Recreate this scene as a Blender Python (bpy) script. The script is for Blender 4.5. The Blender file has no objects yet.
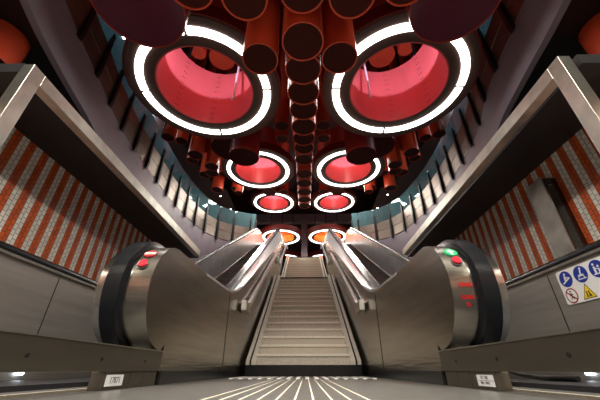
import bpy, bmesh, math, random
from mathutils import Vector, Matrix
random.seed(7)
sc = bpy.context.scene
col = sc.collection
PI = math.pi

# ------------------------------------------------------------------ materials
def node_mat(name):
    m = bpy.data.materials.new(name)
    m.use_nodes = True
    nt = m.node_tree
    b = nt.nodes['Principled BSDF']
    return m, nt, b

def mat(name, colr, rough=.5, metal=0., noise=0., nscale=8., bump=0., bscale=40., stretch=(1, 1, 1), coat=0., spec=.5):
    m, nt, b = node_mat(name)
    b.inputs['Base Color'].default_value = (*colr, 1)
    b.inputs['Roughness'].default_value = rough
    b.inputs['Metallic'].default_value = metal
    b.inputs['Specular IOR Level'].default_value = spec
    if coat:
        b.inputs['Coat Weight'].default_value = coat
        b.inputs['Coat Roughness'].default_value = .12
    tc = nt.nodes.new('ShaderNodeTexCoord')
    mp = nt.nodes.new('ShaderNodeMapping')
    mp.inputs['Scale'].default_value = stretch
    nt.links.new(tc.outputs['Object'], mp.inputs['Vector'])
    if noise:
        n = nt.nodes.new('ShaderNodeTexNoise')
        n.inputs['Scale'].default_value = nscale
        n.inputs['Detail'].default_value = 6
        nt.links.new(mp.outputs['Vector'], n.inputs['Vector'])
        r = nt.nodes.new('ShaderNodeValToRGB')
        r.color_ramp.elements[0].position = .3
        r.color_ramp.elements[1].position = .7
        r.color_ramp.elements[0].color = (*[c * (1 - noise) for c in colr], 1)
        r.color_ramp.elements[1].color = (*[min(1, c * (1 + noise)) for c in colr], 1)
        nt.links.new(n.outputs['Fac'], r.inputs['Fac'])
        nt.links.new(r.outputs['Color'], b.inputs['Base Color'])
    if bump:
        n2 = nt.nodes.new('ShaderNodeTexNoise')
        n2.inputs['Scale'].default_value = bscale
        n2.inputs['Detail'].default_value = 3
        nt.links.new(mp.outputs['Vector'], n2.inputs['Vector'])
        bp = nt.nodes.new('ShaderNodeBump')
        bp.inputs['Strength'].default_value = bump
        bp.inputs['Distance'].default_value = .02
        nt.links.new(n2.outputs['Fac'], bp.inputs['Height'])
        nt.links.new(bp.outputs['Normal'], b.inputs['Normal'])
    return m

def emit_mat(name, colr, strength):
    m, nt, b = node_mat(name)
    b.inputs['Base Color'].default_value = (*colr, 1)
    b.inputs['Emission Color'].default_value = (*colr, 1)
    b.inputs['Emission Strength'].default_value = strength
    return m

def tile_mat(name, shift):
    m, nt, b = node_mat(name)
    N = nt.nodes.new; L = nt.links.new
    tc = N('ShaderNodeTexCoord'); sep = N('ShaderNodeSeparateXYZ')
    L(tc.outputs['Object'], sep.inputs['Vector'])
    # stripes along Y
    ad = N('ShaderNodeMath'); ad.operation = 'ADD'; ad.inputs[1].default_value = 10 + shift
    L(sep.outputs['Y'], ad.inputs[0])
    dv = N('ShaderNodeMath'); dv.operation = 'DIVIDE'; dv.inputs[1].default_value = .168
    L(ad.outputs[0], dv.inputs[0])
    fr = N('ShaderNodeMath'); fr.operation = 'FRACT'
    L(dv.outputs[0], fr.inputs[0])
    lt = N('ShaderNodeMath'); lt.operation = 'LESS_THAN'; lt.inputs[1].default_value = .5
    L(fr.outputs[0], lt.inputs[0])
    # brick: rows run up the wall
    cb = N('ShaderNodeCombineXYZ')
    L(sep.outputs['Z'], cb.inputs['X']); L(ad.outputs[0], cb.inputs['Y'])
    def brick(c1, c2, mo):
        k = N('ShaderNodeTexBrick')
        k.inputs['Color1'].default_value = (*c1, 1); k.inputs['Color2'].default_value = (*c2, 1)
        k.inputs['Mortar'].default_value = (*mo, 1)
        k.inputs['Scale'].default_value = 1
        k.inputs['Brick Width'].default_value = .056
        k.inputs['Row Height'].default_value = .042
        k.inputs['Mortar Size'].default_value = .0032
        k.inputs['Mortar Smooth'].default_value = .3
        L(cb.outputs[0], k.inputs['Vector'])
        return k
    ko = brick((.50, .090, .018), (.36, .058, .014), (.10, .035, .02))
    kw = brick((.66, .64, .58), (.50, .48, .43), (.16, .15, .13))
    mx = N('ShaderNodeMix'); mx.data_type = 'RGBA'
    L(lt.outputs[0], mx.inputs[0]); L(kw.outputs['Color'], mx.inputs[6]); L(ko.outputs['Color'], mx.inputs[7])
    L(mx.outputs[2], b.inputs['Base Color'])
    b.inputs['Roughness'].default_value = .22
    nz = N('ShaderNodeTexNoise'); nz.inputs['Scale'].default_value = 28
    L(tc.outputs['Object'], nz.inputs['Vector'])
    iv = N('ShaderNodeMath'); iv.operation = 'SUBTRACT'
    L(nz.outputs['Fac'], iv.inputs[0]); L(ko.outputs['Fac'], iv.inputs[1])
    bp = N('ShaderNodeBump'); bp.inputs['Strength'].default_value = .45; bp.inputs['Distance'].default_value = .006
    L(iv.outputs[0], bp.inputs['Height']); L(bp.outputs['Normal'], b.inputs['Normal'])
    return m

def glass_mat(name, tint, refl):
    m, nt, b = node_mat(name)
    nt.nodes.remove(b)
    out = nt.nodes['Material Output']
    t = nt.nodes.new('ShaderNodeBsdfTransparent'); t.inputs['Color'].default_value = (*tint, 1)
    g = nt.nodes.new('ShaderNodeBsdfGlossy'); g.inputs['Roughness'].default_value = .06
    g.inputs['Color'].default_value = (.75, .9, .95, 1)
    fz = nt.nodes.new('ShaderNodeFresnel'); fz.inputs['IOR'].default_value = 1.5
    mth = nt.nodes.new('ShaderNodeMath'); mth.operation = 'ADD'; mth.inputs[1].default_value = refl
    nt.links.new(fz.outputs[0], mth.inputs[0])
    mx = nt.nodes.new('ShaderNodeMixShader')
    nt.links.new(mth.outputs[0], mx.inputs[0]); nt.links.new(t.outputs[0], mx.inputs[1]); nt.links.new(g.outputs[0], mx.inputs[2])
    df = nt.nodes.new('ShaderNodeBsdfDiffuse'); df.inputs['Color'].default_value = (.30, .50, .54, 1)  # diffuse teal stands in for reflections of the lit surroundings
    m2 = nt.nodes.new('ShaderNodeMixShader'); m2.inputs[0].default_value = .30
    tr = nt.nodes.new('ShaderNodeBsdfTranslucent'); tr.inputs['Color'].default_value = (.30, .50, .54, 1)
    m3 = nt.nodes.new('ShaderNodeMixShader'); m3.inputs[0].default_value = .5
    nt.links.new(df.outputs[0], m3.inputs[1]); nt.links.new(tr.outputs[0], m3.inputs[2])
    nt.links.new(mx.outputs[0], m2.inputs[1]); nt.links.new(m3.outputs[0], m2.inputs[2])
    nt.links.new(m2.outputs[0], out.inputs['Surface'])
    return m

M = {}
M['steel'] = mat('brushed_steel', (.33, .305, .265), .24, 1, noise=.16, nscale=3, bump=.10, bscale=5, stretch=(1, .35, 7))
M['steel_dado'] = mat('dado_steel', (.48, .455, .42), .38, .75, noise=.14, nscale=3, bump=.05, bscale=4, stretch=(1, .3, 4))
M['steel_bar'] = mat('dull_steel', (.21, .19, .155), .42, 1, noise=.12, nscale=5, stretch=(1, .3, 2))
M['steel_bright'] = mat('polished_steel', (.70, .68, .64), .17, 1, noise=.08, nscale=5, bump=.08, bscale=3)
M['steel_frame'] = mat('satin_steel', (.62, .61, .54), .33, 1, noise=.14, nscale=9)
M['steel_mirror'] = mat('mirror_steel', (.86, .87, .88), .22, .5, noise=.1, nscale=3, bump=.15, bscale=2.2)
M['rubber'] = mat('black_rubber', (.008, .009, .011), .24, 0, spec=.28)
M['black'] = mat('black_paint', (.010, .009, .009), .35)
M['dark'] = mat('dark_metal', (.022, .021, .022), .4, .4)
M['gloss_dark'] = mat('dark_gloss_steel', (.10, .10, .10), .18, 1)
M['step'] = mat('escalator_step_metal', (.20, .19, .17), .45, .7)
M['floor'] = mat('grey_stone_floor', (.105, .103, .098), .28, 0, noise=.22, nscale=14, bump=.06, bscale=60)
M['lane'] = mat('lane_plate', (.04, .04, .045), .42, .5, noise=.2, nscale=10)
M['strip'] = mat('cream_paint', (.80, .76, .62), .5)
M['strip_white'] = mat('white_paint', (.85, .84, .80), .45)
M['granite'] = mat('beige_granite', (.58, .525, .43), .45, 0, noise=.30, nscale=55)
M['granite_nose'] = mat('pale_granite_nosing', (.76, .70, .58), .4, 0, noise=.2, nscale=60)
M['granite_side'] = mat('pale_stone_curb', (.66, .62, .52), .35, 0, noise=.15, nscale=40)
M['kick'] = mat('black_stone', (.012, .012, .013), .25)
M['tile_l'] = tile_mat('striped_tiles_left', -2.525 + .168)
M['tile_r'] = tile_mat('striped_tiles_right', -2.19)
M['soffit'] = mat('black_soffit', (.010, .009, .010), .45)
M['fascia'] = mat('mauve_fascia_paint', (.38, .34, .40), .45, .0, noise=.05, nscale=3)
M['panel'] = mat('bronze_panel', (.27, .23, .195), .36, .7, noise=.10, nscale=4)
M['glass'] = glass_mat('teal_glass', (.62, .78, .80), .10)
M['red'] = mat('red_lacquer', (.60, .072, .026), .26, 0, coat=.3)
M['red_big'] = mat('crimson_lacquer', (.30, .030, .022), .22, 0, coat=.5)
M['red_cyl'] = mat('vermilion_cylinder', (.66, .135, .125), .36)
M['orange_cyl'] = mat('orange_cylinder', (.85, .22, .04), .45)
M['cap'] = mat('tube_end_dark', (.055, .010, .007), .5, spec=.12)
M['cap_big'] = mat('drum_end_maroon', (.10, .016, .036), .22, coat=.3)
M['rim'] = mat('ring_underside', (.10, .055, .045), .42)
M['rimwall'] = mat('ring_side_red', (.20, .022, .016), .35)
M['ringlight'] = emit_mat('ring_light', (1.0, .965, .90), 6.5)
M['spot'] = emit_mat('spot_lens', (1.0, .93, .82), 14.0)
M['led'] = emit_mat('led_lens', (.75, .88, 1.0), 8.0)
M['ceiling'] = mat('black_ceiling', (.030, .009, .008), .5)
M['hall_dark'] = mat('plum_wall', (.085, .065, .085), .5)
M['beam'] = mat('plum_grey_concrete', (.22, .185, .225), .55)
M['upper_floor'] = mat('upper_floor_stone', (.20, .18, .17), .35)
M['sign_white'] = mat('sign_white', (.80, .81, .82), .35)
M['sign_blue'] = mat('sign_blue', (.012, .035, .30), .35)
M['sign_red'] = mat('sign_red', (.28, .008, .009), .4)
M['sign_yellow'] = mat('sign_yellow', (.85, .60, .02), .35)
M['sign_black'] = mat('sign_black', (.015, .015, .015), .4)
M['sign_green'] = mat('sign_green', (.01, .32, .11), .35)
M['button_red'] = mat('button_red', (.80, .02, .04), .2)

# ------------------------------------------------------------------ builders
class MB:
    def __init__(self):
        self.bm = bmesh.new()
    def face(self, vs):
        try:
            return self.bm.faces.new(vs)
        except ValueError:
            return None
    def box(self, x0, x1, y0, y1, z0, z1):
        v = [self.bm.verts.new((x, y, z)) for x in (x0, x1) for y in (y0, y1) for z in (z0, z1)]
        for f in ((0, 1, 3, 2), (4, 6, 7, 5), (0, 4, 5, 1), (2, 3, 7, 6), (0, 2, 6, 4), (1, 5, 7, 3)):
            self.face([v[i] for i in f])
        return self
    def prism(self, pts, x0, x1):          # pts in (y,z), extruded along x
        a = [self.bm.verts.new((x0, p[0], p[1])) for p in pts]
        b = [self.bm.verts.new((x1, p[0], p[1])) for p in pts]
        n = len(pts)
        self.face(a); self.face(b[::-1])
        for i in range(n):
            self.face([a[i], b[i], b[(i + 1) % n], a[(i + 1) % n]])
        return self
    def sweep(self, path, section):        # path (y,z); section [(x, off)]
        rings = []
        n = len(path)
        for i, p in enumerate(path):
            q0 = path[max(0, i - 1)]; q1 = path[min(n - 1, i + 1)]
            t = Vector((q1[0] - q0[0], q1[1] - q0[1])).normalized()
            nn = (-t.y, t.x)
            rings.append([self.bm.verts.new((x, p[0] + nn[0] * o, p[1] + nn[1] * o)) for x, o in section])
        m = len(section)
        for i in range(n - 1):
            for j in range(m):
                self.face([rings[i][j], rings[i][(j + 1) % m], rings[i + 1][(j + 1) % m], rings[i + 1][j]])
        self.face(rings[0]); self.face(rings[-1][::-1])
        return self
    def lathe(self, prof, cx, cy, a0=0, a1=2 * PI, seg=48):    # prof closed [(r,z)]
        full = abs(a1 - a0 - 2 * PI) < 1e-6
        k = seg if full else seg + 1
        rings = []
        for i in range(k):
            a = a0 + (a1 - a0) * i / seg
            rings.append([self.bm.verts.new((cx + r * math.cos(a), cy + r * math.sin(a), z)) for r, z in prof])
        m = len(prof)
        for i in range(seg):
            A = rings[i]; B = rings[(i + 1) % k]
            for j in range(m):
                self.face([A[j], B[j], B[(j + 1) % m], A[(j + 1) % m]])
        if not full:
            self.face(rings[0]); self.face(rings[-1][::-1])
        return self
    def disc(self, cx, cy, r, z0, z1, seg=32):
        a = [self.bm.verts.new((cx + r * math.cos(2 * PI * i / seg), cy + r * math.sin(2 * PI * i / seg), z0)) for i in range(seg)]
        b = [self.bm.verts.new((v.co.x, v.co.y, z1)) for v in a]
        self.face(a); self.face(b[::-1])
        for i in range(seg):
            self.face([a[i], b[i], b[(i + 1) % seg], a[(i + 1) % seg]])
        return self
    def plate(self, o, ax, ay, n, poly, t0, t1):
        o = Vector(o); ax = Vector(ax); ay = Vector(ay); n = Vector(n)
        a = [self.bm.verts.new(o + ax * p[0] + ay * p[1] + n * t0) for p in poly]
        b = [self.bm.verts.new(o + ax * p[0] + ay * p[1] + n * t1) for p in poly]
        self.face(a); self.face(b[::-1])
        for i in range(len(poly)):
            self.face([a[i], b[i], b[(i + 1) % len(poly)], a[(i + 1) % len(poly)]])
        return self
    def tube(self, pts, r, seg=10):
        rings = []
        for i, p in enumerate(pts):
            p = Vector(p)
            t = (Vector(pts[min(len(pts) - 1, i + 1)]) - Vector(pts[max(0, i - 1)])).normalized()
            u = t.orthogonal().normalized() if i == 0 else (u - t * u.dot(t)).normalized()
            w = t.cross(u)
            rings.append([self.bm.verts.new(p + (u * math.cos(2 * PI * k / seg) + w * math.sin(2 * PI * k / seg)) * r) for k in range(seg)])
        for i in range(len(pts) - 1):
            for k in range(seg):
                self.face([rings[i][k], rings[i][(k + 1) % seg], rings[i + 1][(k + 1) % seg], rings[i + 1][k]])
        self.face(rings[0][::-1]); self.face(rings[-1])
        return self
    def build(self, name, m, parent=None, smooth=None, bevel=0):
        bmesh.ops.recalc_face_normals(self.bm, faces=self.bm.faces)
        me = bpy.data.meshes.new(name)
        self.bm.to_mesh(me); self.bm.free()
        me.materials.append(m)
        o = bpy.data.objects.new(name, me)
        col.objects.link(o)
        if smooth:
            for p in me.polygons:
                p.use_smooth = True
            try:
                me.set_sharp_from_angle(angle=math.radians(smooth))
            except Exception:
                pass
        if bevel:
            b = o.modifiers.new('bevel', 'BEVEL'); b.width = bevel; b.segments = 2; b.limit_method = 'ANGLE'
        if parent is not None:
            put(o, parent)
        return o

def put(o, parent):
    o.parent = parent
    if parent.parent is None:
        o.matrix_parent_inverse = Matrix.Translation(-Vector(parent.location))

def thing(name, label, cat, loc=(0, 0, 0), group=None):
    o = bpy.data.objects.new(name, None)
    o.empty_display_size = .1
    col.objects.link(o)
    o.location = loc
    return tag(o, label, cat, group)

def tag(o, label, cat, group=None):
    o['label'] = label; o['category'] = cat
    if group: o['group'] = group
    return o

def struct(o):
    o['kind'] = 'structure'
    return o

def catmull(pts, n=8):
    P = [Vector(p) for p in pts]
    P = [P[0] * 2 - P[1]] + P + [P[-1] * 2 - P[-2]]
    out = []
    for i in range(1, len(P) - 2):
        for k in range(n):
            t = k / n
            a, b, c, d = P[i - 1], P[i], P[i + 1], P[i + 2]
            out.append(.5 * ((2 * b) + (c - a) * t + (2 * a - 5 * b + 4 * c - d) * t * t + (3 * b - a - 3 * c + d) * t ** 3))
    out.append(P[-2])
    return out

def resample(pts, step):
    out = [pts[0].copy()]; acc = 0
    for i in range(len(pts) - 1):
        a, b = pts[i], pts[i + 1]
        L = (b - a).length
        while acc + L >= step:
            t = (step - acc) / L
            a = a.lerp(b, t); out.append(a.copy()); L = (b - a).length; acc = 0
        acc += L
    return out

def bez(p0, p1, p2, n=10):
    return [((1 - t) ** 2 * p0[0] + 2 * t * (1 - t) * p1[0] + t * t * p2[0],
             (1 - t) ** 2 * p0[1] + 2 * t * (1 - t) * p1[1] + t * t * p2[1]) for t in [i / n for i in range(n + 1)]]

def circ(r, n=28, cx=0, cy=0):
    return [(cx + r * math.cos(2 * PI * i / n), cy + r * math.sin(2 * PI * i / n)) for i in range(n)]

def rect(x0, x1, y0, y1):
    return [(x0, y0), (x1, y0), (x1, y1), (x0, y1)]

UP = 6.11          # upper level
SIDE = {-1: 'left', 1: 'right'}

# ------------------------------------------------------------------ lower hall shell
struct(MB().box(-8, 8, -6, 8, -.2, 0).build('floor', M['floor']))
struct(MB().box(-2.92, -2.68, -5, 6.6, 0, 2.10).build('wall_left', M['tile_l']))
struct(MB().box(2.68, 2.92, -5, 6.6, 0, 2.10).build('wall_right', M['tile_r']))
struct(MB().box(-8.2, -8, -6, 34, 0, 14).build('wall_left_outer', M['hall_dark']))
struct(MB().box(8, 8.2, -6, 34, 0, 14).build('wall_right_outer', M['hall_dark']))
struct(MB().box(-8, 8, -6.2, -6, 0, 14).build('wall_front', M['hall_dark']))
struct(MB().box(-8, 8, 34, 34.2, 0, 14).build('wall_back', M['hall_dark']))
struct(MB().box(-8.2, 8.2, -6.2, 34.2, 14, 14.2).build('ceiling', M['ceiling']))
for s in (-1, 1):
    xs = sorted((s * 2.13, s * 2.92))
    struct(MB().box(xs[0], xs[1], 1.48, 5.9, 2.101, 2.20).build('ceiling_' + SIDE[s] + '_passage', M['soffit']))

# floor strips
for i in range(10):
    x = -.47 + i * .0765 + .09
    tag(MB().box(x - .004, x + .004, .9, 4.6, 0, .0025).build('guide_line', M['strip']),
        'thin cream line along the grey floor, number %d from the left of ten' % (i + 1), 'floor line', 'cream floor lines')
for i in range(16):
    x = -.95 + i * .127
    mb = MB()
    mb.plate((x, 0, 0), (1, 0, 0), (0, 1, 0), (0, 0, 1), [(-.027 + .02 * x, 4.7), (.027 + .02 * x, 4.7), (.027 - .02 * x, 5.7), (-.027 - .02 * x, 5.7)], 0, .012)
    tag(mb.build('guide_dash', M['strip_white']),
        'short white raised dash before the stairs, number %d from the left' % (i + 1), 'floor strip', 'white dashes before the stairs')

# ------------------------------------------------------------------ upper level slab with oval opening
CL = [(0, -1.3), (-1.5, -1.0), (-2.8, -.2), (-3.65, 1.0), (-4.1, 2.1), (-4.42, 3.0), (-4.66, 3.95), (-4.86, 4.9), (-5.1, 5.9), (-5.28, 7.2),
      (-5.36, 8.8), (-5.41, 10.5), (-5.36, 11.7), (-5.22, 12.8), (-4.97, 13.9), (-4.55, 14.65), (-4.0, 15.12), (-3.35, 15.45), (-2.75, 15.6)]
CR = [(0, -1.3), (1.5, -1.0), (2.8, -.1), (3.6, 1.1), (3.98, 2.1), (4.2, 3.05), (4.36, 4.0), (4.6, 5.2), (5.02, 6.5), (5.28, 7.8),
      (5.40, 9.2), (5.45, 10.5), (5.36, 11.8), (5.17, 13.0), (4.93, 14.0), (4.5, 14.65), (4.0, 15.12), (3.35, 15.45), (2.75, 15.6)]
curve = {-1: catmull(CL), 1: catmull(CR)}

def slab(hole, z, name, m, outer):
    bm = bmesh.new()
    def loop(pts):
        vs = [bm.verts.new((p[0], p[1], z)) for p in pts]
        return [bm.edges.new((vs[i], vs[(i + 1) % len(vs)])) for i in range(len(vs))]
    e = loop(hole) + loop(outer)
    bmesh.ops.triangle_fill(bm, use_beauty=True, edges=e)
    mb = MB(); mb.bm.free(); mb.bm = bm
    return struct(mb.build(name, m))

hole = [tuple(p) for p in curve[-1]] + [(-2.66, 15.9), (-1.12, 15.9), (-1.12, 17.95), (1.12, 17.95), (1.12, 15.9), (2.66, 15.9)] + [tuple(p) for p in reversed(curve[1])][:-1]
OUT = [(-8, -6), (8, -6), (8, 34), (-8, 34)]
slab(hole, 5.16, 'ceiling_lower_hall', M['soffit'], OUT)
slab(hole, UP, 'floor_upper', M['upper_floor'], OUT)
hole2 = [(p[0] * 1.02, p[1]) for p in curve[-1][8:]]
hole2 = [tuple(p) for p in curve[-1] if p[1] < 15.0 or p[0] > -99][:]
hole2 = [(p[0] * 1.03, p[1]) for p in curve[-1] if p[1] < 14.9] + [(-4.4, 33), (4.4, 33)] + [(p[0] * 1.03, p[1]) for p in reversed(curve[1]) if p[1] < 14.9][:-1]
slab(hole2, 9.25, 'ceiling_gallery', M['ceiling'], OUT)

# fascia band of the gallery (deeper towards the escalators)
for s in (-1, 1):
    mb = MB()
    pts = curve[s]
    rows = []
    for i, p in enumerate(pts):
        q0 = pts[max(0, i - 1)]; q1 = pts[min(len(pts) - 1, i + 1)]
        t = (q1 - q0).normalized()
        n = Vector((-t.y, t.x))
        if n.x * s < 0 and p.y > 1: n = -n
        if p.y <= 1 and n.y > 0: n = -n
        zb = 5.12 if p.y < 6.0 else (2.3 if p.y > 6.6 else 5.12 - (p.y - 6.0) / .6 * 2.82)
        o = p + n * .12
        rows.append([mb.bm.verts.new(c) for c in ((p.x, p.y, zb), (p.x, p.y, UP + .02), (o.x, o.y, UP + .02), (o.x, o.y, zb))])
    for a, b in zip(rows, rows[1:]):
        for k in range(4):
            mb.face([a[k], a[(k + 1) % 4], b[(k + 1) % 4], b[k]])
    mb.face(rows[0]); mb.face(rows[-1][::-1])
    struct(mb.build('trim_%d' % (1 if s < 0 else 2), M['fascia'], smooth=40))

# gallery railings: bays of bronze panels, glass and dark fins
for s in (-1, 1):
    pts = resample([p for p in curve[s] if p.y > .9], .93)
    pts = [p for p in pts]
    t = thing('gallery_railing', 'curved glass and bronze panel railing with black fins along the %s gallery edge' % SIDE[s], 'railing', (s * 5.3, 8, UP), 'gallery railings')
    if (curve[s][-1] - pts[-1]).length > .3: pts.append(curve[s][-1])
    for i in range(len(pts) - 1):
        a, b = pts[i], pts[i + 1]
        d = (b - a); L = d.length; d.normalize()
        n = Vector((-d.y, d.x))
        if n.dot(Vector((0, 8)) - a) < 0: n = -n          # towards the opening
        o = (a.x, a.y, 0); ax = (d.x, d.y, 0); nn = (n.x, n.y, 0)
        mb = MB()
        mb.plate(o, ax, (0, 0, 1), nn, rect(.03, L - .03, UP + .05, UP + .53), -.05, -.01)
        mb.plate(o, ax, (0, 0, 1), nn, rect(.03, L - .03, UP + .555, UP + 1.02), -.05, -.01)
        mb.build('bronze_panel', M['panel'], t)
        MB().plate(o, ax, (0, 0, 1), nn, rect(.012, L - .012, UP + 1.03, UP + 1.9), -.037, -.022).build('glass_pane', M['glass'], t)
    for i, p in enumerate(pts):
        q0 = pts[max(0, i - 1)]; q1 = pts[min(len(pts) - 1, i + 1)]
        d = (q1 - q0).normalized(); n = Vector((-d.y, d.x))
        if n.dot(Vector((0, 8)) - p) < 0: n = -n
        mb = MB()
        mb.plate((p.x, p.y, 0), (n.x, n.y, 0), (0, 0, 1), (d.x, d.y, 0), [(-.04, UP), (.07, UP - .12), (.09, UP + .1), (.03, UP + 1.45), (0, UP + 1.5), (-.04, UP + 1.0)], -.05, .05)
        mb.build('fin_post', M['dark'], t)

# ------------------------------------------------------------------ escalators
C0 = (2.80, .69); R = .44; SL = .575
def top_path(r=R):
    P = []
    for k in range(25):
        a = math.radians(268 - (268 - 90) * k / 24)
        P.append((C0[0] + r * math.cos(a), C0[1] + r * math.sin(a)))
    off = r - R
    P.append((3.7, 1.13 + off))
    P += bez((4.7, 1.13 + off), (5.4, 1.13 + off), (6.0, 1.13 + .6 * SL + off), 10)
    x1 = 15.75; z1 = 1.13 + (x1 - 5.4) * SL + off
    P += bez((14.9, z1 - .75 * SL), (x1, z1), (16.4, z1), 8)
    P.append((17.0, z1))
    P += [(17.0 + .42 * math.sin(a), z1 - .42 + .42 * math.cos(a)) for a in [math.radians(t) for t in (20, 40, 60, 80, 90)]]
    return P

def drum_frame(alpha, x, r):
    a = math.radians(alpha)
    n = (0, math.cos(a), math.sin(a))
    return (x, C0[0] + r * math.cos(a), C0[1] + r * math.sin(a)), (1, 0, 0), (0, math.sin(-a) * -1 if False else (math.sin(a)), -math.cos(a)), n

for s in (-1, 1):
    e = thing('escalator', ('left escalator with a no-entry disc and red button on its steel newel' if s < 0 else
                            'right escalator with a green arrow disc and red labels on its steel newel'), 'escalator', (s * 2.05, 5, 0), 'escalators')
    X = lambda v: s * v
    def bx(mb, x0, x1, *r):
        x0, x1 = sorted((s * x0, s * x1)); return mb.box(x0, x1, *r)
    tp = top_path()
    tail = [(17.42, UP + .002), (17.3, UP + .002), (15.88, UP + .002), (15.8, 4.9), (15.2, 4.2), (7.6, .0), (2.86, 0.0), (2.86, .30)]
    body = [p for p in tp] + tail
    body[0] = (2.80, .25)
    OE = [(3.3, 1.13), (4.1, 1.17), (4.6, 1.20), (5.1, 1.255), (5.71, 1.43), (6.64, 1.86), (8.9, 2.98), (12.9, 5.02), (15.9, 6.62), (16.5, 6.75), (17.0, 6.75), (17.42, 6.5)]
    def outer(p):
        if p[0] <= 3.3: return p
        for (a, za), (b, zb) in zip(OE, OE[1:]):
            if p[0] <= b: return (p[0], min(p[1] + .1, za + (zb - za) * (p[0] - a) / (b - a)))
        return (p[0], min(p[1], 6.5))
    mb = MB()
    A = [mb.bm.verts.new((X(1.175), q[0], q[1])) for q in [outer(p) if i < len(tp) else p for i, p in enumerate(body)]]
    B = [mb.bm.verts.new((X(1.345), p[0], p[1])) for p in body]
    mb.face(A); mb.face(B[::-1])
    for i in range(len(A)):
        mb.face([A[i], B[i], B[(i + 1) % len(A)], A[(i + 1) % len(A)]])
    mb.build('side_panel', M['steel'], e, smooth=25)
    tp2 = top_path(.432)
    MB().prism(tp2 + tail, X(1.346), X(1.60)).build('inner_balustrade', M['steel_bright'], e, smooth=25)
    sec = [(X(1.362), -.05), (X(1.356), .020), (X(1.378), .060), (X(1.50), .060), (X(1.522), .020), (X(1.516), -.05)]
    MB().sweep(tp[2:], sec).build('handrail', M['rubber'], e, smooth=50)
    # decking strips either side of the handrail on the incline
    mb = MB(); rows = []
    for p in tp[25:]:
        q = outer(p)
        rows.append([mb.bm.verts.new(v) for v in ((X(1.170), q[0], q[1] + .008), (X(1.348), p[0], p[1] + .008), (X(1.348), p[0], p[1] - .02), (X(1.170), q[0], q[1] - .02))])
    for a_, b_ in zip(rows, rows[1:]):
        for k in range(4): mb.face([a_[k], a_[(k + 1) % 4], b_[(k + 1) % 4], b_[k]])
    mb.face(rows[0]); mb.face(rows[-1][::-1])
    mb.build('deck_strip', M['steel_mirror'], e, smooth=40)
    mb = MB(); bx(mb, 1.168, 1.176, 2.88, 7.2, .0, .10); mb.build('kick_strip', M['kick'], e)
    mb = MB(); bx(mb, 1.170, 1.1755, 5.0, 5.015, .10, 1.18); mb.build('panel_seam', M['dark'], e)
    # outer balustrade
    op = [(-1.6 + .4 * math.cos(math.radians(a)), .63 + .4 * math.sin(math.radians(a))) for a in range(260, 89, -17)]
    op += [(0, 1.0)] + bez((4.1, 1.0), (4.5, 1.0), (5.0, 1.2775), 8) + bez((14.6, 6.605), (15.3, 6.99), (16.1, 7.0), 6) + [(17.0, 7.0), (17.25, 6.9), (17.4, 6.65)]
    ob = op + [(17.42, UP + .002), (15.9, UP + .002), (15.9, 0), (-1.6, 0)]
    MB().prism(ob, X(2.50), X(2.665)).build('outer_balustrade', M['steel_dado'], e, smooth=25)
    inc = [p for p in op if p[0] > 4.5]
    MB().sweep(inc, [(X(2.492), -.80), (X(2.492), -.03), (X(2.499), -.03), (X(2.499), -.80)]).build('incline_lining', M['steel_mirror'], e, smooth=40)
    MB().sweep(op, [(X(2.47), -.005), (X(2.468), .028), (X(2.49), .05), (X(2.53), .05), (X(2.553), .028), (X(2.55), -.005)]).build('outer_handrail', M['rubber'], e, smooth=50)
    MB().sweep(op, [(X(2.475), -.035), (X(2.475), -.012), (X(2.50), -.012), (X(2.50), -.035)]).build('handrail_lip', M['steel_frame'], e)
    for d in (1.2, 3.06, 4.1):
        mb = MB(); bx(mb, 2.496, 2.5005, d, d + .008, .10, .94); mb.build('panel_seam', M['dark'], e)
    mb = MB(); bx(mb, 2.485, 2.50, 2.9, 3.9, .36, .375); mb.build('ledge', M['dark'], e)
    # comb plate, skirts and steps
    mb = MB(); bx(mb, 1.615, 2.47, -1.5, 4.9, 0, .03); mb.build('comb_plate', M['lane'], e)
    sk = [(4.6, .031), (4.9, .031), (15.7, 5.85), (15.7, 6.25), (4.6, .30)]
    MB().prism(sk, X(1.601), X(1.612)).build('skirt', M['steel_bright'], e)
    MB().prism(sk, X(2.478), X(2.491)).build('skirt', M['steel_bright'], e)
    for k in range(27):
        d = 4.95 + .4 * k; z = .03 + .2222 * (k + 1)
        mb = MB()
        x0, x1 = sorted((X(1.615), X(2.472)))
        mb.prism([(d, z), (d, z - .04), (d + .012, z - .05), (d + .03, z - .22), (d + .41, z - .24), (d + .41, z)], x0, x1)
        for g in range(12):
            gx = x0 + .03 + g * .07
            mb.box(gx, gx + .03, d - .003, d + .40, z, z + .008)
        mb.build('step', M['step'], e)
    mb = MB(); bx(mb, 1.60, 2.49, 15.74, 17.3, UP, UP + .015); mb.build('upper_plate', M['lane'], e)
    # signs and buttons on the drum
    xs = s * 1.285
    def dr(alpha, poly, t0, t1, name, m, parent=e, x=xs):
        a = math.radians(alpha)
        n = (0, math.cos(a), math.sin(a)); o = (x, C0[0] + R * n[1], C0[1] + R * n[2])
        ay = (0, math.sin(a), -math.cos(a))
        return MB().plate(o, (1, 0, 0), ay, n, poly, t0, t1).build(name, m, parent)
    if s < 0:
        d1 = dr(139, circ(.052), -.012, .010, 'no_entry_disc', M['sign_red']); d1['label'] = 'red no-entry disc with a white bar'
        dr(139, rect(-.046, .046, -.015, .015), .010, .0115, 'white_bar', M['sign_white'], d1)
        mb_poly = [(-.03, -.008), (-.012, .009), (-.004, -.003), (.006, .010), (.016, -.004), (.03, .006), (.026, -.009)]
        dr(139, mb_poly, .0115, .013, 'green_mark', M['sign_green'], d1)
        d2 = dr(157, circ(.044), -.012, .008, 'button_ring', M['sign_black'])
        b2 = dr(156, circ(.034), .006, .022, 'stop_button', M['button_red'], d2)
    else:
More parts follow.
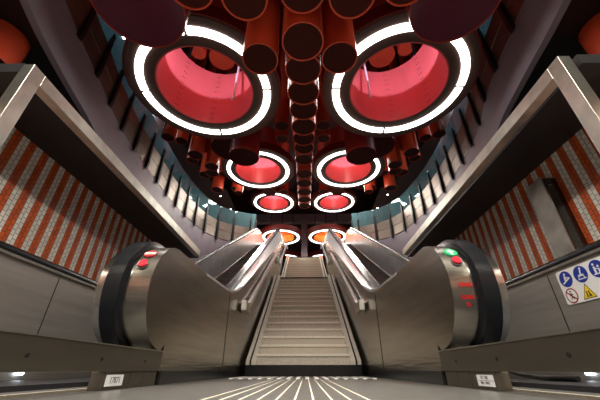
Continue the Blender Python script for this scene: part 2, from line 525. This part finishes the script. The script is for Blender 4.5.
        d1 = dr(140, circ(.054), -.012, .010, 'go_disc', M['sign_green']); d1['label'] = 'green disc with a white arrow'
        dr(140, [(-.010, -.038), (.010, -.038), (.010, .004), (.034, .004), (.0, .038), (-.034, .004), (-.010, .004)], .010, .0115, 'white_arrow', M['sign_white'], d1)
        d2 = dr(155, circ(.044), -.012, .008, 'button_ring', M['sign_black'])
        dr(154, circ(.034), .006, .022, 'stop_button', M['button_red'], d2)
        for al in (181, 193):
            l1 = dr(al, rect(-.052, .052, -.015, .015), -.002, .006, 'red_label', M['sign_red']); l1['label'] = 'small red label'
            for q in (-.043, .043):
                dr(al, circ(.004, 8, q), .006, .0075, 'rivet', M['steel_bright'], l1)
        dr(200, circ(.017), -.002, .010, 'red_dot', M['sign_red'])
    # LED lamp near the floor on the outer side
    mb = MB(); mb.plate((s * 2.47, 3.03, .085), (0, 1, 0), (0, 0, 1), (-s, 0, 0), circ(.018, 16), -.03, .004)
    mb.build('floor_lamp_lens', M['led'], e)

    # crash rail with bases
    r = thing('guard_rail', 'low dark steel guard rail running to the %s escalator newel' % SIDE[s], 'guard rail', (s * 1.2, 1.5, 0), 'guard rails')
    mb = MB(); bx(mb, 1.165, 1.225, -1.5, 2.84, .100, .243); mb.build('rail_beam', M['steel_bar'], r, bevel=.004)
    mb = MB(); bx(mb, 1.160, 1.215, -1.5, 2.84, .2435, .249); mb.build('top_edge', M['steel_frame'], r)
    for d in (.9, 1.45, 2.0, 2.55):
        mb = MB(); mb.plate((s * 1.165, d, .165), (0, 1, 0), (0, 0, 1), (-s, 0, 0), circ(.010, 10), -.01, .004); mb.build('bolt', M['dark'], r)
    for d0, d1 in ((2.09, 2.40), (2.41, 2.60), (2.61, 2.82), (-1.4, -1.1)):
        mb = MB(); bx(mb, 1.175, 1.26, d0, d1, 0, .0995); mb.build('base_block', M['steel_bar'], r, bevel=.004)
    mb = MB(); bx(mb, 1.27, 1.30, -1.5, 2.8, 0, .012); mb.build('floor_edge_strip', M['granite_side'], r)
    pl = MB(); pl.plate((s * 1.175, 2.22, .038), (0, 1, 0), (0, 0, 1), (-s, 0, 0), rect(-.105, .09, -.018, .044), -.002, .004)
    pl = pl.build('label_plate', M['sign_white'], r); pl['label'] = 'small white number plate'
    def text(txt, size, d, z, name):
        cu = bpy.data.curves.new(name, 'FONT'); cu.body = txt; cu.size = size; cu.align_x = 'CENTER'; cu.align_y = 'CENTER'
        cu.extrude = .0006
        tmp = bpy.data.objects.new(name, cu); col.objects.link(tmp)
        dg = bpy.context.evaluated_depsgraph_get()
        me = bpy.data.meshes.new_from_object(tmp.evaluated_get(dg))
        bpy.data.objects.remove(tmp)
        o = bpy.data.objects.new(name, me); col.objects.link(o); me.materials.append(M['sign_black'])
        rot = Matrix(((0, 0, -s), (-s, 0, 0), (0, 1, 0))).to_4x4()     # reads left to right from the hall
        me.transform(Matrix.Translation((s * 1.1705, d, z)) @ rot)
        put(o, pl)
    if s < 0:
        text('17871', .05, 2.215, .051, 'plate_number')
    else:
        text('TK 1385', .026, 2.215, .066, 'plate_number')
        text('MBA  TMB12', .020, 2.215, .038, 'plate_number')
        mb = MB(); mb.plate((s * 1.171, 2.2125, .051), (0, 1, 0), (0, 0, 1), (-s, 0, 0), rect(-.1, .085, -.001, .001), -.001, .0006); mb.build('plate_line', M['sign_black'], pl)

    # steel portal frame at the passage ceiling
    f = thing('portal_frame', 'satin steel frame edging the %s side passage ceiling' % SIDE[s], 'frame', (s * 2.06, 1.55, 0), 'steel portal frames')
    xo = 2.045 if s < 0 else 1.98
    mb = MB(); bx(mb, xo, xo + .09, 1.48, 1.59, .031, 2.185); mb.build('post', M['steel_frame'], f, bevel=.002)
    mb = MB(); bx(mb, xo, xo + .09, 1.5905, 5.7, 2.07, 2.185); mb.build('lintel', M['steel_frame'], f, bevel=.002)

    # stair handrail
    h = thing('stair_handrail', 'flat steel handrail with a blocky lower end, %s side of the stairs' % SIDE[s], 'handrail', (s * 1.1, 6, .9), 'stair handrails')
    hp = [(6.15, 1.20), (6.4, 1.30), (11.4, 4.10), (13.0, 4.20), (17.7, 6.98), (18.6, 7.0)]
    MB().sweep(hp, [(X(1.06), -.05), (X(1.055), .045), (X(1.125), .045), (X(1.12), -.05)]).build('rail', M['steel_mirror'], h)
    mb = MB(); bx(mb, 1.035, 1.135, 5.75, 6.2, 1.06, 1.24); mb.build('end_block', M['steel_frame'], h, bevel=.008)
    for d, z in ((6.9, 1.54), (8.4, 2.38), (9.9, 3.22), (12.2, 4.12), (14.5, 5.05)):
        mb = MB(); bx(mb, 1.08, 1.1745, d - .03, d + .03, z - .02, z + .02); mb.build('bracket', M['steel_frame'], h)

# black hose on the right lane floor
hp = [(2.38, 4.5, .20), (2.36, 4.1, .13), (2.28, 3.7, .075), (2.14, 3.17, .053), (2.03, 2.85, .051), (2.05, 2.6, .051)]
# ------------------------------------------------------------------ safety sign on the right dado
g = thing('safety_sign', 'white pictogram sign with blue discs and yellow triangles on right steel panel', 'sign', (2.49, 2.5, .78))
def sg(poly, name, m, t0, t1, parent, d=0., z=0.):
    # local +x runs towards the camera (decreasing y), as read from the lane
    return MB().plate((2.495, 2.95 - d, .63 + z), (0, -1, 0), (0, 0, 1), (-1, 0, 0), poly, t0, t1).build(name, m, parent)
bd = sg([(0.015, 0), (.885, 0), (.9, .015), (.9, .285), (.885, .3), (.015, .3), (0, .285), (0, .015)], 'sign_board', M['sign_white'], -.004, .004, g)
def limb(x0, y0, x1, y1, w):
    dx, dy = x1 - x0, y1 - y0; L = math.hypot(dx, dy); nx, ny = -dy / L * w / 2, dx / L * w / 2
    return [(x0 + nx, y0 + ny), (x0 - nx, y0 - ny), (x1 - nx, y1 - ny), (x1 + nx, y1 + ny)]
def figure(kind, m, parent, d, z, k=1., t=.0062):
    L = {'ride': [(-.045, -.035, .05, .005, .012), (-.01, -.01, .0, .03, .018), (0, .005, .03, .012, .010)],
         'dog': [(-.03, -.01, .03, -.01, .016), (-.025, -.01, -.03, -.035, .008), (.025, -.01, .03, -.035, .008), (.0, -.005, .01, .035, .014), (-.04, -.04, .045, -.04, .008)],
         'child': [(-.02, -.035, -.02, .022, .020), (.018, -.035, .018, 0, .016), (-.02, .01, .018, -.008, .008), (-.045, -.04, .05, -.04, .009)],
         'walk': [(0, -.005, 0, .025, .018), (0, -.005, -.018, -.04, .009), (0, -.005, .02, -.038, .009), (-.022, .0, .022, .012, .008)],
         'crowd': [(-.018, -.025, -.018, .008, .014), (.012, -.025, .012, .008, .014), (-.035, -.028, .035, -.028, .007), (.03, -.025, .022, -.005, .009)]}[kind]
    heads = {'ride': [(.004, .042)], 'dog': [(.014, .046)], 'child': [(-.02, .04), (.018, .016)], 'walk': [(0, .042)], 'crowd': [(-.018, .018), (.012, .018)]}[kind]
    mb = MB()
    for a in L:
        mb.plate((2.495, 2.95 - d, .63 + z), (0, -1, 0), (0, 0, 1), (-1, 0, 0), [(p[0] * k, p[1] * k) for p in limb(*a)], .004, t)
    for hx, hy in heads:
        mb.plate((2.495, 2.95 - d, .63 + z), (0, -1, 0), (0, 0, 1), (-1, 0, 0), circ(.010 * k, 12, hx * k, hy * k), .004, t)
    return mb.build('figure', m, parent)
for i, kd in enumerate(('ride', 'dog', 'child', 'ride', 'walk')):
    c = .095 + i * .172
    dsc = sg(circ(.072), 'mandatory_disc', M['sign_blue'], .004, .0055, g, c, .218)
    figure(kd, M['sign_white'], dsc, c, .218)
c = .085
dsc = sg(circ(.066), 'prohibition_disc', M['sign_red'], .004, .0052, g, c, .070)
sg(circ(.055), 'disc_field', M['sign_white'], .0052, .0056, dsc, c, .070)
figure('walk', M['sign_black'], dsc, c, .070, .85)
sg(limb(-.045, .04, .045, -.04, .012), 'slash', M['sign_red'], .0062, .0068, dsc, c, .070)
for i in range(4):
    c = .262 + i * .172
    tr = sg([(-.07, -.055), (.07, -.055), (0, .07)], 'warning_triangle', M['sign_black'], .004, .0052, g, c, .068)
    sg([(-.06, -.049), (.06, -.049), (0, .058)], 'triangle_field', M['sign_yellow'], .0052, .0056, tr, c, .068)
    figure('crowd', M['sign_black'], tr, c, .053, .8)

# ------------------------------------------------------------------ steel casing on the right tiled wall
g = thing('steel_cabinet', 'tall satin steel casing fixed to the right striped tile wall', 'cabinet', (2.6, 2.8, 1.05))
MB().box(2.52, 2.68, 2.67, 2.90, 1.052, 1.87).build('casing', M['steel_frame'], g, bevel=.004)
MB().box(2.535, 2.672, 2.664, 2.6705, 1.06, 1.855).build('side_plate', M['gloss_dark'], g)
MB().box(2.56, 2.62, 2.660, 2.6645, 1.74, 1.78).build('slot', M['sign_black'], g)
MB().box(2.565, 2.60, 2.657, 2.6605, 1.765, 1.772).build('slot_lip', M['steel_bright'], g)

tag(MB().tube([tuple(p) for p in catmull([Vector(q) for q in hp], 6)], .020).build('hose', M['black'], smooth=60),
    'black hose curving on the floor behind the right guard rail', 'hose')

# ------------------------------------------------------------------ staircase
st = thing('staircase', 'beige granite staircase between the two escalators', 'staircase', (0, 6.5, 0))
MB().box(-1.10, 1.10, 6.50, 7.0, 0, .19).build('bottom_riser', M['kick'], st)
RI, TR = .187, .325
for k in range(1, 17):
    d = 6.55 + TR * (k - 1); z = .19 + RI * k
    b = 11.43 + 1.57 if k == 16 else d + TR + .03
    o = MB().prism([(d, z - RI), (d, z - .05), (d + .0, z - .05), (d, z - .001), (b, z - .001), (b, z - RI)], -.90, .90).build('step', M['granite'], st)
    MB().box(-.90, .90, d - .028, d + .06, z - .045, z).build('nosing', M['kick'] if k == 16 else M['granite_nose'], o, bevel=.006)
zt = .19 + RI * 16
r2 = (UP - zt) / 16
for k in range(1, 17):
    d = 13.0 + .31 * (k - 1); z = zt + r2 * k
    b = d + .34
    o = MB().prism([(d, z - r2), (d, z - .001), (b, z - .001), (b, z - r2)], -.90, .90).build('step', M['granite'], st)
    MB().box(-.90, .90, d - .028, d + .06, z - .045, z).build('nosing', M['kick'] if k == 16 else M['granite_nose'], o, bevel=.006)
for s in (-1, 1):
    prof = [(6.50, .191), (6.50, .26), (11.35, 3.26), (13.0, 3.26), (17.75, UP + .03), (17.95, UP + .03), (17.95, 5.4), (13.0, 2.5), (11.5, 2.3), (7.6, .191)]
    MB().prism(prof, s * .901, s * .995).build('curb', M['granite_side'], st)
    pr2 = [(p[0], p[1] - .012 if p[1] > .2 else p[1]) for p in prof]
    MB().prism(pr2, s * .996, s * 1.03).build('dark_channel', M['kick'], st)
    MB().prism(prof, s * 1.031, s * 1.10).build('outer_curb', M['granite_side'], st)

# ------------------------------------------------------------------ ring lamps with red cylinders
ROW = ['nearest', 'second', 'third', 'fourth', 'farthest']
RINGS = [(2.07, 4.46, 5.40, 'red'), (2.03, 11.15, 7.95, 'red'), (2.15, 18.7, 10.45, 'red'), (1.76, 21.2, 8.85, 'orange'), (1.80, 27.0, 9.0, 'orange')]
for j, (rx, ry, H, kind) in enumerate(RINGS):
    for s in (-1, 1):
        cx = s * rx
        t = thing('ring_lamp', '%s %s ring lamp around a hollow %s cylinder overhead' % (ROW[j], SIDE[s], kind), 'ring lamp', (cx, ry, H), 'ring lamps')
        MB().lathe([(1.60, H + .02), (1.58, H), (1.03, H), (1.03, H + .03), (1.60, H + .03)], cx, ry, seg=72).build('rim', M['rim'], t, smooth=40)
        MB().lathe([(1.63, H + .02), (1.60, H + .021), (1.60, H + .36), (1.63, H + .36)], cx, ry, seg=72).build('rim_side', M['rimwall'], t, smooth=40)
        MB().lathe([(1.03, H + .33), (1.595, H + .33), (1.595, H + .36), (1.03, H + .36)], cx, ry, seg=72).build('rim_top', M['rim'], t, smooth=40)
        for q in range(4):
            a0 = math.radians(-90 + q * 90 + 1.3); a1 = math.radians(-90 + (q + 1) * 90 - 1.3)
            MB().lathe([(1.245, H - .022), (1.40, H - .022), (1.40, H - .001), (1.245, H - .001)], cx, ry, a0, a1, 20).build('light_segment', M['ringlight'], t)
        cy_m = M['red_cyl'] if kind == 'red' else M['orange_cyl']
        hgt = 1.80 if kind == 'red' else .6
        cyl = MB().lathe([(1.0, H), (1.028, H), (1.028, H + hgt), (1.0, H + hgt)], cx, ry, seg=72).build('cylinder', cy_m, t, smooth=40)
        if j == 0:
            for a in (math.radians(100 if s < 0 else 80), math.radians(150 if s < 0 else 30)):
                for k in range(9):
                    for da in (-.03, .03):
                        ca, sa = math.cos(a + da), math.sin(a + da)
                        MB().plate((cx + 1.0 * ca, ry + 1.0 * sa, H + .12 + k * .19), (-sa, ca, 0), (0, 0, 1), (-ca, -sa, 0), circ(.014, 8), -.01, .010).build('rivet', M['rimwall'], cyl)
        if j == 0:
            MB().tube([(cx - s * .40, ry + .74, H + 1.9), (cx - s * .50, ry + .36, H + .1)], .028).build('conduit', M['sign_white'], t)
        if kind == 'orange':
            MB().lathe([(1.03, H + .365), (1.05, H + .365), (1.05, H + hgt), (1.03, H + hgt)], cx, ry, seg=72).build('cylinder_shell', M['rim'], t, smooth=40)
            MB().disc(cx, ry, .998, H + hgt - .04, H + hgt).build('cylinder_lid', M['orange_cyl'], t)
        for q in range(3):
            a = math.radians(30 + (120 if kind == 'red' else 60) * q)
            hx, hy = cx + 1.012 * math.cos(a), ry + 1.012 * math.sin(a)
            MB().tube([(hx, hy, H + hgt - .01), (hx, hy, 14.02)], .03, 8).build('hanger_rod', M['black'], t)

# ------------------------------------------------------------------ hanging tubes
def tube(x, y, z, dia, top, label, group, body='red', cap='cap', seg=32):
    t = thing('hanging_tube', label, 'tube', (x, y, z), group)
    r = dia / 2
    MB().lathe([(r, z), (r - .018, z), (r - .018, top), (r, top)], x, y, seg=seg).build('tube_body', M[body], t, smooth=40)
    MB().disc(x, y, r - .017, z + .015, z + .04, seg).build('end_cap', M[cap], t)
    return t
ORD = ['first', 'second', 'third', 'fourth', 'fifth', 'sixth', 'seventh', 'eighth', 'ninth', 'tenth', 'eleventh', 'twelfth', 'thirteenth', 'fourteenth']
CEN = [(1.72, 3.72), (2.27, 3.63), (2.83, 3.86), (3.40, 4.04), (4.05, 4.33), (4.68, 4.50), (5.38, 4.80), (6.2, 5.19), (7.1, 5.48), (8.2, 5.73), (9.0, 5.88), (9.85, 6.03), (10.65, 6.15), (11.5, 6.32)]
for i, (y, z) in enumerate(CEN):
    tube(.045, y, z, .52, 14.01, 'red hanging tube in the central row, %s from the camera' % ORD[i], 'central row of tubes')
PAIR = [  # x, y, z, dia, text
    (.57, 1.69, 3.53, .5, 'red hanging tube beside the nearest central tube'),
    (1.10, 1.55, 3.50, .5, 'red hanging tube between the big drum and central pair at top edge'),
    (.55, 2.66, 3.86, .5, 'red hanging tube beside the inner edge of the nearest ring'),
    (.72, 7.74, 7.42, .5, 'dim red tube beyond the nearest ring, next to central row'),
    (.80, 8.87, 7.83, .5, 'dim red tube just before the second ring, next to central row'),
    (2.42, 7.95, 6.64, 1.35, 'large dark red tube between nearest and second rings'),
    (1.66, 6.78, 5.35, .85, 'medium dark red tube overlapping the second ring'),
    (2.08, 15.6, 9.5, .85, 'red tube overlapping the upper edge of the third ring'),
    (1.30, 16.6, 10.1, .62, 'small red tube near the inner edge of the third ring'),
    (4.72, 8.0, 7.2, .46, 'outermost of the small red tubes above the railing'),
    (4.75, 9.0, 7.9, .46, 'small red tube above the railing, next in from the outermost'),
    (4.28, 9.45, 7.55, .6, 'glossy red tube with a bright highlight above the railing'),
    (3.72, 9.9, 7.30, .56, 'tall glossy red tube close to the nearest ring edge'),
    (4.21, 11.36, 8.0, .6, 'glossy red tube lower down between railing and second ring'),
    (4.80, 10.4, 8.0, .5, 'shaded red tube low over the railing'),
    (4.75, 12.0, 8.35, .6, 'shaded red tube over the far part of the railing'),
    (4.55, 13.4, 8.35, .6, 'farthest shaded red tube over the curved railing'),
    (3.27, 12.9, 7.85, .4, 'short bright red tube left alone beside the second ring'),
    (3.70, 13.9, 8.7, .5, 'dim red tube behind the bright short one'),
    (3.9, 12.2, 8.5, .5, 'dim red tube among the cluster behind the second ring'),
    (3.3, 14.9, 9.4, .55, 'dim red tube before the third ring, outer side'),
    (4.0, 10.6, 8.4, .5, 'dim red tube deep in the cluster over the railing'),
    (3.45, 8.45, 7.7, .5, 'dim red tube behind the outer rim of the nearest ring'),
]
for (x, y, z, d, txt) in PAIR:
    txt = txt.replace('left alone ', '')
    for s in (-1, 1):
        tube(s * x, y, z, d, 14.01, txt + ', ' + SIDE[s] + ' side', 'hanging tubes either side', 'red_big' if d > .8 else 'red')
for s in (-1, 1):
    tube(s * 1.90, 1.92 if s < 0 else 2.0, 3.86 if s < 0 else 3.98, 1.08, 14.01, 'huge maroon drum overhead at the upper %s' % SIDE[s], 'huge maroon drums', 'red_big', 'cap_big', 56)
    tube(s * 5.15, 3.05, 4.45, .72, 5.165, 'short orange-red tube hanging outside the %s steel portal post' % SIDE[s], 'short side tubes', 'red')
# tubes seen up through the nearest red cylinders
for s in (-1, 1):
    for n_, (x, y, z, d) in enumerate(((2.35, 5.62, 8.1, .75), (2.95, 5.35, 8.0, .42), (1.60, 5.80, 8.3, .40), (3.3, 5.0, 8.2, .4))):
        tube(s * x, y, z, d, 14.01, ['fat', 'streaked', 'slim', 'outer'][n_] + ' red tube seen up through the nearest %s cylinder' % SIDE[s], 'tubes above the nearest cylinders', cap='red')

# ------------------------------------------------------------------ far hall: beam, pillar, doors
struct(MB().box(-4.3, 4.3, 23.0, 23.5, 11.0, 11.75).build('trim_3', M['beam']))
struct(MB().box(-.25, .25, 23.0, 23.5, UP, 11.0).build('trim_4', M['beam']))
for s in (-1, 1):
    struct(MB().box(s * 3.0 - .7, s * 3.0 + .7, 33.9, 34.0, UP, 8.6).build('door_%d' % (1 if s < 0 else 2), M['beam']))

# downlights
DL = [(5.9, 8.7), (6.6, 12.2), (6.2, 14.6), (5.0, 15.5), (4.75, 17.2), (5.6, 5.6)]
for i, (x, y) in enumerate(DL):
    for s in (-1, 1):
        t = thing('downlight', 'small round downlight in the black gallery ceiling, %s side, %s from the camera' % (SIDE[s], ORD[[1, 2, 3, 4, 5, 0][i]]), 'downlight', (s * x, y, 9.2), 'gallery downlights')
        MB().lathe([(.055, 9.19), (.085, 9.19), (.085, 9.255), (.055, 9.255)], s * x, y, seg=20).build('housing', M['dark'], t)
        MB().disc(s * x, y, .054, 9.2, 9.24, 16).build('lens', M['spot'], t)

# ------------------------------------------------------------------ lights
def point(name, loc, power, colr, r=.1):
    l = bpy.data.lights.new(name, 'POINT'); l.energy = power; l.color = colr; l.shadow_soft_size = r
    o = bpy.data.objects.new(name, l); o.location = loc; col.objects.link(o); return o
def area(name, loc, power, colr, sx, sy, rot=(0, 0, 0)):
    l = bpy.data.lights.new(name, 'AREA'); l.shape = 'RECTANGLE'; l.size = sx; l.size_y = sy; l.energy = power; l.color = colr
    o = bpy.data.objects.new(name, l); o.location = loc; o.rotation_euler = rot; col.objects.link(o); return o
for j, (rx, ry, H, kind) in enumerate(RINGS):
    for s in (-1, 1):
        if kind == 'red':
            # added unseen upward spot that brightens the upper part of each cylinder
            l = bpy.data.lights.new('cylinder_up_fill', 'SPOT'); l.energy = (120, 240, 260, 0, 0)[j]; l.color = (.64, .66, 1.0); l.shadow_soft_size = .03
            l.spot_size = math.radians(180); l.spot_blend = .06
            o = bpy.data.objects.new('cylinder_up_fill', l); col.objects.link(o)
            o.location = (s * rx, ry - .78, H + .80); o.rotation_euler = (PI, 0, 0)
            point('cylinder_fill', (s * rx, ry - .78, H + 1.45), 2.5 if j == 0 else 30, (1.0, .88, .72), .05)  # added hidden point in place of light bounced inside the cylinder
        else:
            point('warm_lamp', (s * rx, ry, H + .5), 90, (1.0, .72, .42), .15)
for s in (-1, 1):
    for y in (3.2, 6.2, 9.4):
        point('gallery_fill', (s * 6.7, y, 8.9), 75, (.82, .93, 1.0), .08)  # added points behind the railing so the glass glows
# added unseen fill behind the camera, brightens the lower hall
area('hall_fill', (0, -2.2, 5.05), 560, (1.0, .93, .82), 3.0, .5)
for s in (-1, 1):
    area('lane_fill', (s * 1.9, .2, 4.9), 330, (1.0, .92, .80), .4, 1.6)  # added fill above the lanes to lift tiles and dado, no fixture
for s in (-1, 1):
    area('escalator_fill', (s * 3.0, 13.4, 9.0), 120, (1.0, .94, .86), .4, 3.0)  # added light without a fixture, brightens far fascia and escalator panels
# added fill areas near the stair head, no fixtures modelled
for s in (-1, 1):
    area('upper_fill', (s * 3.0, 17.2, 9.1), 300, (1.0, .92, .82), .5, 3.0)

w = bpy.data.worlds.new('world'); sc.world = w; w.use_nodes = True
w.node_tree.nodes['Background'].inputs[0].default_value = (.5, .45, .5, 1)
w.node_tree.nodes['Background'].inputs[1].default_value = .02

# ------------------------------------------------------------------ camera
cam = bpy.data.cameras.new('camera'); cam.lens = 18; cam.sensor_width = 36; cam.clip_start = .02
co = bpy.data.objects.new('camera', cam); col.objects.link(co)
co.location = (.05, 0, .11)
co.rotation_euler = (math.radians(119.5), 0, math.radians(1.0))
sc.camera = co
sc.view_settings.view_transform = 'Standard'
sc.view_settings.look = 'None'
sc.view_settings.exposure = 0
sc.view_settings.gamma = 1
sc.view_settings.use_curve_mapping = False
